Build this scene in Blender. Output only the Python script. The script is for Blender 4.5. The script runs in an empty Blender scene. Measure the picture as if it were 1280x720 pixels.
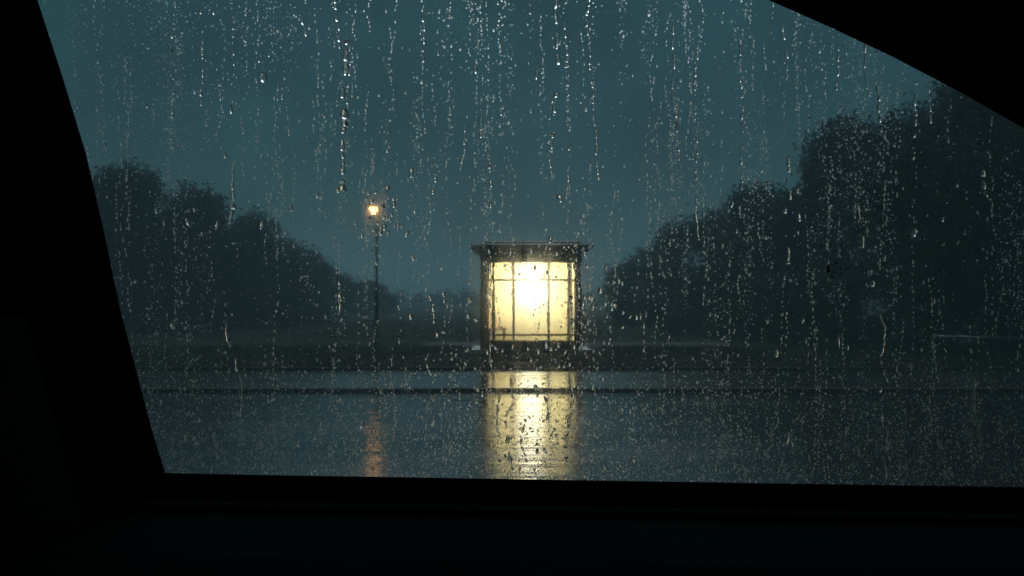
import bpy, bmesh, math, random
import numpy as np
from mathutils import Vector, Matrix

R = math.radians
random.seed(7)
rng = np.random.default_rng(11)
S = bpy.context.scene
COL = S.collection

# ------------------------------------------------------------------ camera, sky, sun, exposure
F = 1372.0            # focal length in photo pixels (1280 wide)
EYE = 1.25            # eye height above the road
HORIZ = 373.0         # photo row of the horizon
cam = bpy.data.cameras.new("camera")
cam.sensor_width = 36.0
cam.lens = 36.0 * F / 1280.0
cam.shift_y = (HORIZ - 360.0) / 1280.0
cam.clip_start = 0.02
cam.clip_end = 3000.0
camo = bpy.data.objects.new("camera", cam)
camo.location = (0, 0, EYE)
camo.rotation_euler = (R(90), 0, 0)
COL.objects.link(camo)
S.camera = camo

SUN_ELEV = 30.0
W = bpy.data.worlds.new("World")
S.world = W
W.use_nodes = True
nt = W.node_tree
nt.nodes.clear()
wo = nt.nodes.new("ShaderNodeOutputWorld")
bg = nt.nodes.new("ShaderNodeBackground")
bg.inputs["Strength"].default_value = 0.1
sky = nt.nodes.new("ShaderNodeTexSky")
sky.sky_type = 'NISHITA'
sky.sun_disc = False
sky.sun_elevation = R(SUN_ELEV)
sky.sun_rotation = R(0)
sky.air_density = 1.5
sky.dust_density = 1.0
dim = nt.nodes.new("ShaderNodeMixRGB"); dim.blend_type = 'MULTIPLY'; dim.inputs[0].default_value = 1.0
dim.inputs[2].default_value = (0.008, 0.020, 0.024, 1)       # dusk: the clear sky is almost gone
tc = nt.nodes.new("ShaderNodeTexCoord")
sep = nt.nodes.new("ShaderNodeSeparateXYZ")
nz = nt.nodes.new("ShaderNodeTexNoise")
nz.inputs["Scale"].default_value = 7.0
nz.inputs["Detail"].default_value = 4.0
nz.inputs["Roughness"].default_value = 0.55
ramp = nt.nodes.new("ShaderNodeValToRGB")
cr = ramp.color_ramp
stops = [(0.0, (.007, .026, .033)), (.05, (.008, .030, .038)), (.15, (.010, .038, .049)), (.30, (.012, .044, .058)),
         (.42, (.040, .088, .105)), (.60, (.085, .14, .16)), (1.0, (.085, .14, .16))]
while len(cr.elements) < len(stops):
    cr.elements.new(0.5)
for e, (p, c) in zip(cr.elements, stops):
    e.position = p
    e.color = (*c, 1)
x10 = nt.nodes.new("ShaderNodeMixRGB"); x10.blend_type = 'MULTIPLY'; x10.inputs[0].default_value = 1.0
x10.inputs[2].default_value = (9.5, 9.5, 9.5, 1)
cl = nt.nodes.new("ShaderNodeMapRange")
cl.inputs["From Min"].default_value = 0.3; cl.inputs["From Max"].default_value = 0.7
cl.inputs["To Min"].default_value = 0.56; cl.inputs["To Max"].default_value = 1.38
clm = nt.nodes.new("ShaderNodeMixRGB"); clm.blend_type = 'MULTIPLY'; clm.inputs[0].default_value = 1.0
mixs = nt.nodes.new("ShaderNodeMixRGB"); mixs.blend_type = 'ADD'; mixs.inputs[0].default_value = 0.5
L = nt.links.new
L(tc.outputs["Generated"], sep.inputs[0]); L(tc.outputs["Generated"], nz.inputs["Vector"])
L(sep.outputs["Z"], ramp.inputs[0]); L(ramp.outputs[0], x10.inputs[1])
L(nz.outputs["Fac"], cl.inputs["Value"])
nz2 = nt.nodes.new("ShaderNodeTexNoise"); nz2.inputs["Scale"].default_value = 5.0; nz2.inputs["Detail"].default_value = 3.0
hue = nt.nodes.new("ShaderNodeValToRGB")        # cloud patches lean greenish or bluish
hue.color_ramp.elements[0].position = .36; hue.color_ramp.elements[0].color = (.86, 1.04, .96, 1)
hue.color_ramp.elements[1].position = .64; hue.color_ramp.elements[1].color = (1.14, .96, 1.05, 1)
hm_ = nt.nodes.new("ShaderNodeMixRGB"); hm_.blend_type = 'MULTIPLY'; hm_.inputs[0].default_value = 1.0
L(tc.outputs["Generated"], nz2.inputs["Vector"]); L(nz2.outputs["Fac"], hue.inputs[0])
L(x10.outputs[0], hm_.inputs[1]); L(hue.outputs[0], hm_.inputs[2]); L(hm_.outputs[0], clm.inputs[1]); L(cl.outputs[0], clm.inputs[2])
L(sky.outputs[0], dim.inputs[1])
L(clm.outputs[0], mixs.inputs[1]); L(dim.outputs[0], mixs.inputs[2])
L(mixs.outputs[0], bg.inputs["Color"]); L(bg.outputs[0], wo.inputs["Surface"])

sl = bpy.data.lights.new("sun", 'SUN')
sl.energy = 0.58                       # broad dim sun added ahead of the car, raised until the raindrops glint
sl.angle = R(22)
sl.color = (.86, .98, 1.0)
so = bpy.data.objects.new("sun", sl)
so.rotation_euler = (R(-(90 - SUN_ELEV)), 0, 0)
so.location = (0, 60, 60)
COL.objects.link(so)

S.view_settings.view_transform = 'Standard'
S.view_settings.look = 'None'
S.view_settings.exposure = 0.0
S.view_settings.gamma = 1.0
S.view_settings.use_curve_mapping = False
S.render.engine = 'CYCLES'
cy = S.cycles
cy.max_bounces = 14
cy.diffuse_bounces = 3
cy.glossy_bounces = 4
cy.transmission_bounces = 12
cy.transparent_max_bounces = 12
cy.volume_bounces = 1
cy.caustics_reflective = False
cy.caustics_refractive = True
cy.blur_glossy = 0.3
cy.sample_clamp_indirect = 4.0
cy.sample_clamp_direct = 0.0
cy.use_denoising = True
cy.use_adaptive_sampling = True
cy.adaptive_threshold = 0.01

# ------------------------------------------------------------------ helpers
def tag(o, label=None, cat=None, group=None, kind=None):
    if label: o["label"] = label
    if cat: o["category"] = cat
    if group: o["group"] = group
    if kind: o["kind"] = kind
    return o

def empty(name, loc, label, cat, group=None):
    o = bpy.data.objects.new(name, None)
    o.location = loc
    o.empty_display_size = 0.2
    COL.objects.link(o)
    return tag(o, label, cat, group)

def mesh_obj(name, me, m, parent=None, world=True):
    me.materials.clear()
    me.materials.append(m)
    o = bpy.data.objects.new(name, me)
    COL.objects.link(o)
    if parent is not None:
        o.parent = parent
        if world:   # mesh built in world coordinates: shift into the parent's frame
            top = parent
            off = Vector(parent.location)
            while top.parent is not None:
                top = top.parent
                off += Vector(top.location)
            me.transform(Matrix.Translation(-off))
    return o

def pyd(name, v, f, smooth=False):
    me = bpy.data.meshes.new(name)
    me.from_pydata([tuple(x) for x in v], [], [tuple(x) for x in f])
    if smooth:
        me.polygons.foreach_set("use_smooth", [True] * len(me.polygons))
    me.update()
    return me

def np_mesh(name, v, quads=None, tris=None, smooth=False):
    """fast mesh from arrays"""
    me = bpy.data.meshes.new(name)
    nv = len(v)
    nq = 0 if quads is None else len(quads)
    ntri = 0 if tris is None else len(tris)
    me.vertices.add(nv)
    me.vertices.foreach_set("co", np.asarray(v, np.float32).ravel())
    idx = []
    starts = []
    if nq:
        idx.append(np.asarray(quads, np.int32).ravel()); starts.append(np.arange(nq) * 4)
    if ntri:
        idx.append(np.asarray(tris, np.int32).ravel()); starts.append(nq * 4 + np.arange(ntri) * 3)
    idx = np.concatenate(idx); starts = np.concatenate(starts)
    me.loops.add(len(idx))
    me.loops.foreach_set("vertex_index", idx.astype(np.int32))
    me.polygons.add(nq + ntri)
    me.polygons.foreach_set("loop_start", starts.astype(np.int32))
    if smooth:
        me.polygons.foreach_set("use_smooth", np.ones(nq + ntri, bool))
    me.update(calc_edges=True)
    me.validate()
    return me

class MB:
    def __init__(s):
        s.bm = bmesh.new()
    def box(s, x0, x1, y0, y1, z0, z1):
        vs = [s.bm.verts.new(p) for p in ((x0, y0, z0), (x1, y0, z0), (x1, y1, z0), (x0, y1, z0),
                                          (x0, y0, z1), (x1, y0, z1), (x1, y1, z1), (x0, y1, z1))]
        for f in ((0, 3, 2, 1), (4, 5, 6, 7), (0, 1, 5, 4), (1, 2, 6, 5), (2, 3, 7, 6), (3, 0, 4, 7)):
            s.bm.faces.new([vs[i] for i in f])
        return s
    def loft(s, rings, cap=True, closed=True):
        rr = [[s.bm.verts.new(p) for p in r] for r in rings]
        n = len(rr[0])
        for a, b in zip(rr, rr[1:]):
            for i in range(n if closed else n - 1):
                j = (i + 1) % n
                s.bm.faces.new((a[i], a[j], b[j], b[i]))
        if cap:
            s.bm.faces.new(list(reversed(rr[0]))); s.bm.faces.new(rr[-1])
        return s
    def tube(s, pts, rads, n=12):
        rings = []
        for k, (p, r) in enumerate(zip(pts, rads)):
            p = Vector(p)
            a = Vector(pts[max(k - 1, 0)]); b = Vector(pts[min(k + 1, len(pts) - 1)])
            d = (b - a)
            d = d.normalized() if d.length > 1e-9 else Vector((0, 0, 1))
            u = d.cross(Vector((0, 1, 0)) if abs(d.y) < .9 else Vector((1, 0, 0))).normalized()
            w = d.cross(u)
            rings.append([p + u * (r * math.cos(t)) + w * (r * math.sin(t)) for t in [2 * math.pi * i / n for i in range(n)]])
        return s.loft(rings)
    def lathe(s, c, prof, n=24):
        return s.loft([[(c[0] + r * math.cos(2 * math.pi * i / n), c[1] + r * math.sin(2 * math.pi * i / n), c[2] + z)
                        for i in range(n)] for r, z in prof])
    def build(s, name, m, parent=None, bevel=0.0, smooth=False, seg=2):
        bmesh.ops.recalc_face_normals(s.bm, faces=s.bm.faces)
        if bevel > 0:
            bmesh.ops.bevel(s.bm, geom=list(s.bm.edges), offset=bevel, segments=seg, affect='EDGES', profile=.6, clamp_overlap=True)
        me = bpy.data.meshes.new(name)
        s.bm.to_mesh(me)
        s.bm.free()
        if smooth:
            me.polygons.foreach_set("use_smooth", [True] * len(me.polygons))
        return mesh_obj(name, me, m, parent)

# ------------------------------------------------------------------ materials
def nodes(m):
    return m.node_tree.nodes, m.node_tree.links

def mat(name, col, rough=.5, metal=0., spec=.5, var=.25, scale=6., bump=0., bscale=40., stretch=(1, 1, 1), rvar=0., coat=0.):
    m = bpy.data.materials.new(name)
    m.use_nodes = True
    N, K = nodes(m)
    p = N["Principled BSDF"]
    p.inputs["Metallic"].default_value = metal
    p.inputs["Roughness"].default_value = rough
    p.inputs["Specular IOR Level"].default_value = spec
    p.inputs["Coat Weight"].default_value = coat
    t = N.new("ShaderNodeTexCoord")
    mp = N.new("ShaderNodeMapping")
    mp.inputs["Scale"].default_value = stretch
    K.new(t.outputs["Object"], mp.inputs[0])
    n1 = N.new("ShaderNodeTexNoise")
    n1.inputs["Scale"].default_value = scale
    n1.inputs["Detail"].default_value = 6
    K.new(mp.outputs[0], n1.inputs["Vector"])
    rp = N.new("ShaderNodeValToRGB")
    rp.color_ramp.elements[0].position = .3
    rp.color_ramp.elements[1].position = .7
    rp.color_ramp.elements[0].color = (*[c * (1 - var) for c in col], 1)
    rp.color_ramp.elements[1].color = (*[min(1, c * (1 + var)) for c in col], 1)
    K.new(n1.outputs["Fac"], rp.inputs[0])
    K.new(rp.outputs[0], p.inputs["Base Color"])
    if rvar:
        mr = N.new("ShaderNodeMapRange")
        mr.inputs["From Min"].default_value = .35; mr.inputs["From Max"].default_value = .65
        mr.inputs["To Min"].default_value = max(.02, rough - rvar); mr.inputs["To Max"].default_value = rough + rvar
        K.new(n1.outputs["Fac"], mr.inputs["Value"])
        K.new(mr.outputs[0], p.inputs["Roughness"])
    if bump:
        n2 = N.new("ShaderNodeTexNoise")
        n2.inputs["Scale"].default_value = bscale
        n2.inputs["Detail"].default_value = 5
        K.new(mp.outputs[0], n2.inputs["Vector"])
        b = N.new("ShaderNodeBump")
        b.inputs["Strength"].default_value = bump
        b.inputs["Distance"].default_value = .01
        K.new(n2.outputs["Fac"], b.inputs["Height"])
        K.new(b.outputs[0], p.inputs["Normal"])
    return m

def emit(name, col, s):
    m = bpy.data.materials.new(name)
    m.use_nodes = True
    N, K = nodes(m)
    N.remove(N["Principled BSDF"])
    e = N.new("ShaderNodeEmission")
    e.inputs["Color"].default_value = (*col, 1)
    e.inputs["Strength"].default_value = s
    K.new(e.outputs[0], N["Material Output"].inputs["Surface"])
    return m

def thin_glass(name, tint=(.95, .97, .95)):
    m = bpy.data.materials.new(name)
    m.use_nodes = True
    N, K = nodes(m)
    N.remove(N["Principled BSDF"])
    tr = N.new("ShaderNodeBsdfTransparent"); tr.inputs[0].default_value = (*tint, 1)
    gl = N.new("ShaderNodeBsdfGlossy"); gl.inputs["Roughness"].default_value = .04
    fr = N.new("ShaderNodeFresnel"); fr.inputs[0].default_value = 1.45
    mx = N.new("ShaderNodeMixShader")
    K.new(fr.outputs[0], mx.inputs[0]); K.new(tr.outputs[0], mx.inputs[1]); K.new(gl.outputs[0], mx.inputs[2])
    K.new(mx.outputs[0], N["Material Output"].inputs["Surface"])
    return m

def glass(name, ior, bump=False, rough=0.0):
    m = bpy.data.materials.new(name)
    m.use_nodes = True
    N, K = nodes(m)
    N.remove(N["Principled BSDF"])
    g = N.new("ShaderNodeBsdfGlass")
    g.inputs["IOR"].default_value = ior
    g.inputs["Roughness"].default_value = rough
    K.new(g.outputs[0], N["Material Output"].inputs["Surface"])
    if bump:   # the thin running film of water on the outside of the pane
        t = N.new("ShaderNodeTexCoord")
        mp = N.new("ShaderNodeMapping"); mp.inputs["Scale"].default_value = (1.0, 1.0, .12)
        K.new(t.outputs["Object"], mp.inputs[0])
        n1 = N.new("ShaderNodeTexNoise"); n1.inputs["Scale"].default_value = 75; n1.inputs["Detail"].default_value = 3
        K.new(mp.outputs[0], n1.inputs["Vector"])
        n2 = N.new("ShaderNodeTexNoise"); n2.inputs["Scale"].default_value = 260; n2.inputs["Detail"].default_value = 2
        mp2 = N.new("ShaderNodeMapping"); mp2.inputs["Scale"].default_value = (1.0, 1.0, .6)
        K.new(t.outputs["Object"], mp2.inputs[0]); K.new(mp2.outputs[0], n2.inputs["Vector"])
        ad = N.new("ShaderNodeMath"); ad.operation = 'MULTIPLY_ADD'; ad.inputs[1].default_value = .28
        K.new(n2.outputs["Fac"], ad.inputs[0]); K.new(n1.outputs["Fac"], ad.inputs[2])
        b = N.new("ShaderNodeBump"); b.inputs["Strength"].default_value = .5; b.inputs["Distance"].default_value = .000042
        K.new(ad.outputs[0], b.inputs["Height"]); K.new(b.outputs[0], g.inputs["Normal"])
        # thin greasy film: a small share of the light is scattered a little, as on any wet car window at night
        g2 = N.new("ShaderNodeBsdfGlass")
        g2.inputs["IOR"].default_value = ior
        g2.inputs["Roughness"].default_value = .045
        mx = N.new("ShaderNodeMixShader"); mx.inputs[0].default_value = .05
        mp3 = N.new("ShaderNodeMapping"); mp3.inputs["Scale"].default_value = (1.0, 1.0, .07)
        n5 = N.new("ShaderNodeTexNoise"); n5.inputs["Scale"].default_value = 42; n5.inputs["Detail"].default_value = 5
        K.new(t.outputs["Object"], mp3.inputs[0]); K.new(mp3.outputs[0], n5.inputs["Vector"])
        mrf = N.new("ShaderNodeMapRange")
        mrf.inputs["From Min"].default_value = .36; mrf.inputs["From Max"].default_value = .66
        mrf.inputs["To Min"].default_value = .08; mrf.inputs["To Max"].default_value = .38
        K.new(n5.outputs["Fac"], mrf.inputs["Value"]); K.new(mrf.outputs[0], mx.inputs[0])
        K.new(g.outputs[0], mx.inputs[1]); K.new(g2.outputs[0], mx.inputs[2])
        g3 = N.new("ShaderNodeBsdfGlass")
        g3.inputs["IOR"].default_value = ior
        g3.inputs["Roughness"].default_value = .15
        mx2 = N.new("ShaderNodeMixShader"); mx2.inputs[0].default_value = .025
        n6 = N.new("ShaderNodeTexNoise"); n6.inputs["Scale"].default_value = 95; n6.inputs["Detail"].default_value = 6; n6.inputs["Roughness"].default_value = .65
        mp4 = N.new("ShaderNodeMapping"); mp4.inputs["Scale"].default_value = (1.0, 1.0, .05)
        K.new(t.outputs["Object"], mp4.inputs[0]); K.new(mp4.outputs[0], n6.inputs["Vector"])
        mrg = N.new("ShaderNodeMapRange")
        mrg.inputs["From Min"].default_value = .45; mrg.inputs["From Max"].default_value = .75
        mrg.inputs["To Min"].default_value = .01; mrg.inputs["To Max"].default_value = .26
        K.new(n6.outputs["Fac"], mrg.inputs["Value"]); K.new(mrg.outputs[0], mx2.inputs[0])
        K.new(mx.outputs[0], mx2.inputs[1]); K.new(g3.outputs[0], mx2.inputs[2])
        K.new(mx2.outputs[0], N["Material Output"].inputs["Surface"])
    return m

M = {}
M["water"] = glass("rain_water", 1.333, rough=.25)
M["rivulet"] = glass("rain_rivulet", 1.333, rough=.27)
M["smear"] = glass("smear_water", 1.333, rough=.10)
M["mist"] = glass("rain_mist", 1.333, rough=.34)
M["pane"] = glass("car_glass", 1.45, True)
M["rubber"] = mat("black_rubber", (.003, .003, .003), .8, spec=0, var=.2)
M["frame"] = mat("black_frame_trim", (.003, .003, .003), .9, spec=0, var=.15)
M["trim"] = mat("dark_trim", (.005, .024, .027), .85, spec=0, var=.15, bump=.15, bscale=900)
M["cloth"] = mat("roof_cloth", (.006, .006, .006), .95, spec=0, var=.2)
M["seat"] = mat("seat_fabric", (.006, .016, .015), .95, spec=0, var=.15, bump=.3, bscale=800)
M["iron"] = mat("painted_iron", (.022, .024, .024), .35, metal=.0, var=.3, scale=9, rvar=.12)
M["wood"] = mat("dark_stained_wood", (.045, .036, .028), .35, var=.4, scale=5, stretch=(1, 1, .15), bump=.2, bscale=30, rvar=.15)
M["roofm"] = mat("wet_roof_sheet", (.03, .034, .035), .6, spec=.2, var=.3, scale=3, rvar=.1)
M["plaster"] = mat("cream_wall", (.74, .68, .47), .75, var=.10, scale=2.4)
M["bench"] = mat("brown_bench_wood", (.24, .11, .045), .5, var=.3, scale=4, stretch=(1, 1, .2))
M["board"] = mat("tan_board", (.42, .26, .11), .6, var=.2)
M["stone"] = mat("wet_plinth_stone", (.10, .10, .095), .3, var=.4, scale=12, bump=.4, bscale=30, rvar=.12)
M["tglass"] = thin_glass("shelter_glass")
M["bark"] = mat("wet_bark", (.045, .036, .028), .6, var=.4, scale=10, stretch=(1, 1, .25), bump=.6, bscale=18)
M["leafA"] = mat("leaf_dark", (.022, .034, .022), .7, spec=.2, var=.5, scale=1.1)
M["leafB"] = mat("leaf_olive", (.028, .036, .020), .7, spec=.2, var=.5, scale=1.1)
M["grass"] = mat("wet_grass", (.055, .046, .020), .7, spec=.15, var=.55, scale=1.6)
M["soil"] = mat("wet_soil", (.020, .020, .014), .9, spec=.02, var=.5, scale=.8, bump=.6, bscale=12, rvar=.2)
M["path"] = mat("wet_path", (.06, .062, .066), .8, spec=.05, var=.25, scale=1.2, rvar=.08)
M["lampglow"] = emit("shelter_lamp_glow", (1.0, .89, .66), 38.0)
M["sodium"] = emit("sodium_lamp_glow", (1.0, .48, .15), 18.0)
M["pole"] = mat("galvanised_pole", (.09, .09, .085), .7, spec=.2, var=.1)
M["rail"] = mat("weathered_rail", (.09, .09, .09), .4, var=.3, scale=8)

def wet_road(name, base, r0, r1, bst, bd):
    """wet asphalt: dark base, puddled patches smoother than the rest, ripples"""
    m = bpy.data.materials.new(name)
    m.use_nodes = True
    N, K = nodes(m)
    p = N["Principled BSDF"]
    p.inputs["IOR"].default_value = 1.55
    t = N.new("ShaderNodeTexCoord")
    n1 = N.new("ShaderNodeTexNoise"); n1.inputs["Scale"].default_value = .55; n1.inputs["Detail"].default_value = 5
    mpA = N.new("ShaderNodeMapping"); mpA.inputs["Scale"].default_value = (.6, 1.6, 1)
    K.new(t.outputs["Object"], mpA.inputs[0]); K.new(mpA.outputs[0], n1.inputs["Vector"])
    mr = N.new("ShaderNodeMapRange")
    mr.inputs["From Min"].default_value = .38; mr.inputs["From Max"].default_value = .62
    mr.inputs["To Min"].default_value = r0; mr.inputs["To Max"].default_value = r1
    K.new(n1.outputs["Fac"], mr.inputs["Value"]); K.new(mr.outputs[0], p.inputs["Roughness"])
    n3 = N.new("ShaderNodeTexNoise"); n3.inputs["Scale"].default_value = 60; n3.inputs["Detail"].default_value = 4
    K.new(t.outputs["Object"], n3.inputs["Vector"])
    rp = N.new("ShaderNodeValToRGB")
    rp.color_ramp.elements[0].position = .35; rp.color_ramp.elements[1].position = .7
    rp.color_ramp.elements[0].color = (*[c * .55 for c in base], 1)
    rp.color_ramp.elements[1].color = (*[c * 1.5 for c in base], 1)
    K.new(n3.outputs["Fac"], rp.inputs[0]); K.new(rp.outputs[0], p.inputs["Base Color"])
    # ripples: long across the view direction, short along it, plus asphalt grain
    mp = N.new("ShaderNodeMapping"); mp.inputs["Scale"].default_value = (.26, 1.5, 1)
    K.new(t.outputs["Object"], mp.inputs[0])
    n2 = N.new("ShaderNodeTexNoise"); n2.inputs["Scale"].default_value = 2.4; n2.inputs["Detail"].default_value = 3
    K.new(mp.outputs[0], n2.inputs["Vector"])
    n4 = N.new("ShaderNodeTexNoise"); n4.inputs["Scale"].default_value = 28; n4.inputs["Detail"].default_value = 3
    K.new(t.outputs["Object"], n4.inputs["Vector"])
    ad = N.new("ShaderNodeMath"); ad.operation = 'MULTIPLY_ADD'; ad.inputs[1].default_value = .11
    K.new(n4.outputs["Fac"], ad.inputs[0]); K.new(n2.outputs["Fac"], ad.inputs[2])
    b = N.new("ShaderNodeBump"); b.inputs["Strength"].default_value = bst; b.inputs["Distance"].default_value = bd
    K.new(ad.outputs[0], b.inputs["Height"]); K.new(b.outputs[0], p.inputs["Normal"])
    return m
M["road"] = wet_road("wet_asphalt", (.040, .043, .046), .06, .15, .46, .03)
M["pave"] = wet_road("wet_pavement", (.060, .058, .054), .07, .15, .40, .03)
M["gutter"] = wet_road("gutter_water", (.04, .04, .04), .03, .08, .1, .01)
M["edging"] = mat("mossy_edging", (.04, .042, .03), .75, spec=.1, var=.4)
M["kerb"] = mat("wet_kerb_stone", (.045, .045, .043), .75, spec=.06, var=.3, scale=8, rvar=.08)

# ------------------------------------------------------------------ ground, road, pavement
KERB_Y, VERGE_Y, BASE_Y = 14.66, 18.55, 24.5

def terrain(x, y):
    """gentle unevenness beyond the verge"""
    return 0.05 + 0.03 * np.sin(x * .31 + 1.3) * np.cos(y * .23) * np.clip((y - 27) / 20, 0, 1)

def sheet(name, xs, ys, zf, m):
    X, Y = np.meshgrid(xs, ys)
    v = np.stack([X.ravel(), Y.ravel(), zf(X.ravel(), Y.ravel())], 1)
    nx, ny = len(xs), len(ys)
    i = (np.arange(ny - 1)[:, None] * nx + np.arange(nx - 1)[None]).ravel()
    q = np.stack([i, i + 1, i + nx + 1, i + nx], 1)
    return mesh_obj(name, np_mesh(name, v, q, smooth=True), m)

xs = np.unique(np.concatenate([np.linspace(-500, -60, 12), np.linspace(-60, 60, 80), np.linspace(60, 500, 12)]))
tag(sheet("ground", xs, np.array([-60, -8.0, 14.0, VERGE_Y - .2, VERGE_Y - .1, VERGE_Y, 20, 22, 24, 26, 28, 30, 33, 36, 40, 45, 50, 55, 60, 70, 80, 100, 140, 200, 300, 500]),
          lambda x, y: np.where(y < VERGE_Y - .05, -.03, terrain(x, y)), M["soil"]), kind="structure")
tag(sheet("road", np.linspace(-150, 150, 40), np.linspace(-8, KERB_Y - .18, 24), lambda x, y: 0 * x, M["road"]), kind="structure")
tag(MB().box(-150, 150, KERB_Y - .18, KERB_Y, -.02, -.004).build("gutter", M["gutter"]), kind="structure")
kb = MB()
x = -30.0
while x < 30:      # kerb of separate stones with narrow joints, one run
    kb.box(x, x + .994, KERB_Y, KERB_Y + .14, -.05, .046)
    x += 1.0
tag(kb.build("kerb", M["kerb"], bevel=.008), kind="structure")
tag(sheet("pavement", np.linspace(-150, 150, 40), np.linspace(KERB_Y + .14, VERGE_Y - .08, 10), lambda x, y: 0 * x + .041, M["pave"]), kind="structure")
ek = MB().box(-60, 60, VERGE_Y - .08, VERGE_Y, -.05, .09)
tag(ek.build("verge_edging", M["edging"], bevel=.01), kind="structure")
tag(sheet("path", np.linspace(-2.3, 5.6, 20), np.linspace(27.2, 29.8, 6), lambda x, y: terrain(x, y) + .006, M["path"]), kind="structure")

# grass: blades as single triangles, denser near
def grass(n, x0, x1, y0, y1, h0, h1, w):
    x = rng.uniform(x0, x1, n); y = rng.uniform(y0, y1, n)
    clump = np.sin(x * 1.9 + np.sin(y * 2.3) * 2) * np.cos(y * 1.7 + x * .6)
    keep = rng.random(n) < .55 + .45 * clump
    x, y = x[keep], y[keep]
    n = len(x)
    h = rng.uniform(h0, h1, n)
    a = rng.uniform(0, 2 * np.pi, n)
    z = terrain(x, y) - .01
    lean = rng.normal(0, .5, (n, 2)) * h[:, None]
    dx, dy = np.cos(a) * w, np.sin(a) * w
    v = np.stack([np.stack([x - dx, y - dy, z], 1), np.stack([x + dx, y + dy, z], 1),
                  np.stack([x + lean[:, 0], y + lean[:, 1], z + h], 1)], 1)
    return v.reshape(-1, 3)
gv = np.concatenate([grass(60000, -16, 16, VERGE_Y + .02, 23.9, .03, .13, .006),
                     grass(16000, -18, -1.2, 23.9, 27.1, .04, .14, .008), grass(16000, 2.1, 18, 23.9, 27.1, .04, .14, .008),
                     grass(50000, -32, 32, 30.3, 60, .05, .26, .014)])
gt = np.arange(len(gv)).reshape(-1, 3)
tag(mesh_obj("grass", np_mesh("grass", gv, tris=gt), M["grass"]),
    "short rough wet grass on the verge and field around the shelter", "grass", kind="stuff")

# ------------------------------------------------------------------ haze (rain-laden air)
hz = MB().box(-480, 480, -55, 480, -1.2, 16.0).build("haze", M["soil"])
hm = bpy.data.materials.new("rain_haze")
hm.use_nodes = True
N, K = nodes(hm)
N.remove(N["Principled BSDF"])
pv = N.new("ShaderNodeVolumePrincipled")
pv.inputs["Color"].default_value = (.55, .86, .95, 1)
pv.inputs["Density"].default_value = .0045
pv.inputs["Anisotropy"].default_value = .2
K.new(pv.outputs[0], N["Material Output"].inputs["Volume"])
hz.data.materials.clear(); hz.data.materials.append(hm)
tag(hz, "grey blue rain haze filling the air over the field", "haze", kind="stuff")

# ------------------------------------------------------------------ trees
def crown_mesh(name, rx, ry, h, n, leaf, lobes, seed, z0=.12, spread=.24):
    """leaf clumps through the volume of several uneven lobes; h = full height, z0 = where the crown starts (share of h)"""
    r = np.random.default_rng(seed)
    cs = []
    for k in range(lobes):
        t = r.random()
        zc = h * (z0 + (1 - z0) * (.12 + .74 * t))
        wid = math.sin(math.pi * min(1, max(0.0, .22 + .72 * t))) ** .7
        a = r.uniform(0, 2 * math.pi)
        d = r.uniform(.25, .78) * wid
        cs.append((rx * d * math.cos(a), ry * d * math.sin(a), zc, r.uniform(.26, .42) * min(rx, h * .5)))
    cs.append((r.normal(0, .1) * rx, 0, h * .86, h * .12))
    cs = np.array(cs)
    ncl = max(60, n // 22)
    k = r.integers(0, len(cs), ncl)
    d = r.normal(size=(ncl, 3)); d /= np.linalg.norm(d, axis=1)[:, None]
    cc = cs[k, :3] + d * (cs[k, 3] * r.uniform(.55, 1.12, ncl))[:, None] * np.array([1, 1, .85])
    cc[:, 2] = np.clip(cc[:, 2], .08, h * 1.0)
    ci = r.integers(0, ncl, n)
    p = cc[ci] + r.normal(0, spread, (n, 3))
    p[:, 2] = np.maximum(p[:, 2], .05)
    u = r.normal(size=(n, 3)); u /= np.linalg.norm(u, axis=1)[:, None]
    w = np.cross(u, r.normal(size=(n, 3))); w /= np.linalg.norm(w, axis=1)[:, None]
    s = leaf * r.uniform(.6, 1.3, n)[:, None]
    v = np.stack([p - u * s, p + w * s * .45, p + u * s, p - w * s * .45], 1).reshape(-1, 3)
    return np_mesh(name, v, np.arange(n * 4).reshape(-1, 4)), cs

def tree(xp, y, ytop, wpx, label, group, leafm, seed, n=9000, lobes=13, cat="tree", name="tree", z0=.12):
    """xp: photo column of the trunk; y: distance; ytop: photo row of the top; wpx: crown width in photo px"""
    x = (xp - 640) / F * y
    h = EYE + (HORIZ - ytop) / F * y
    rx = wpx * .66 / F * y
    g = float(terrain(np.array([x]), np.array([y]))[0])
    root = empty(name, (x, y, g), label, cat, group)
    r = random.Random(seed)
    leaf = .052 + h * .003 + y * .0006
    me, cs = crown_mesh("crown", rx, rx * .9, h, n, leaf, lobes, seed, z0)
    mesh_obj("crown", me, leafm, root, world=False)
    mb = MB()
    r0 = .02 * h + .05
    pts = [(r.gauss(0, .03) * h * t, r.gauss(0, .03) * h * t, h * .84 * t - .05) for t in (0, .2, .45, .7, 1)]
    mb.tube(pts, [r0 * 1.3, r0, r0 * .8, r0 * .5, r0 * .12], 10)
    mesh = mb.build("trunk", M["bark"], None, smooth=True)
    mesh.parent = root
    for q in cs[:7]:
        zb = max(.25 * h * .5, q[2] - h * .22)
        b = MB()
        b.tube([(0, 0, zb), (q[0] * .5, q[1] * .5, (zb + q[2]) * .5 + .03 * h), (q[0], q[1], q[2])], [r0 * .5, r0 * .33, r0 * .1], 6)
        lo = b.build("limb", M["bark"], None, smooth=True)
        lo.parent = root
    return root

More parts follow.
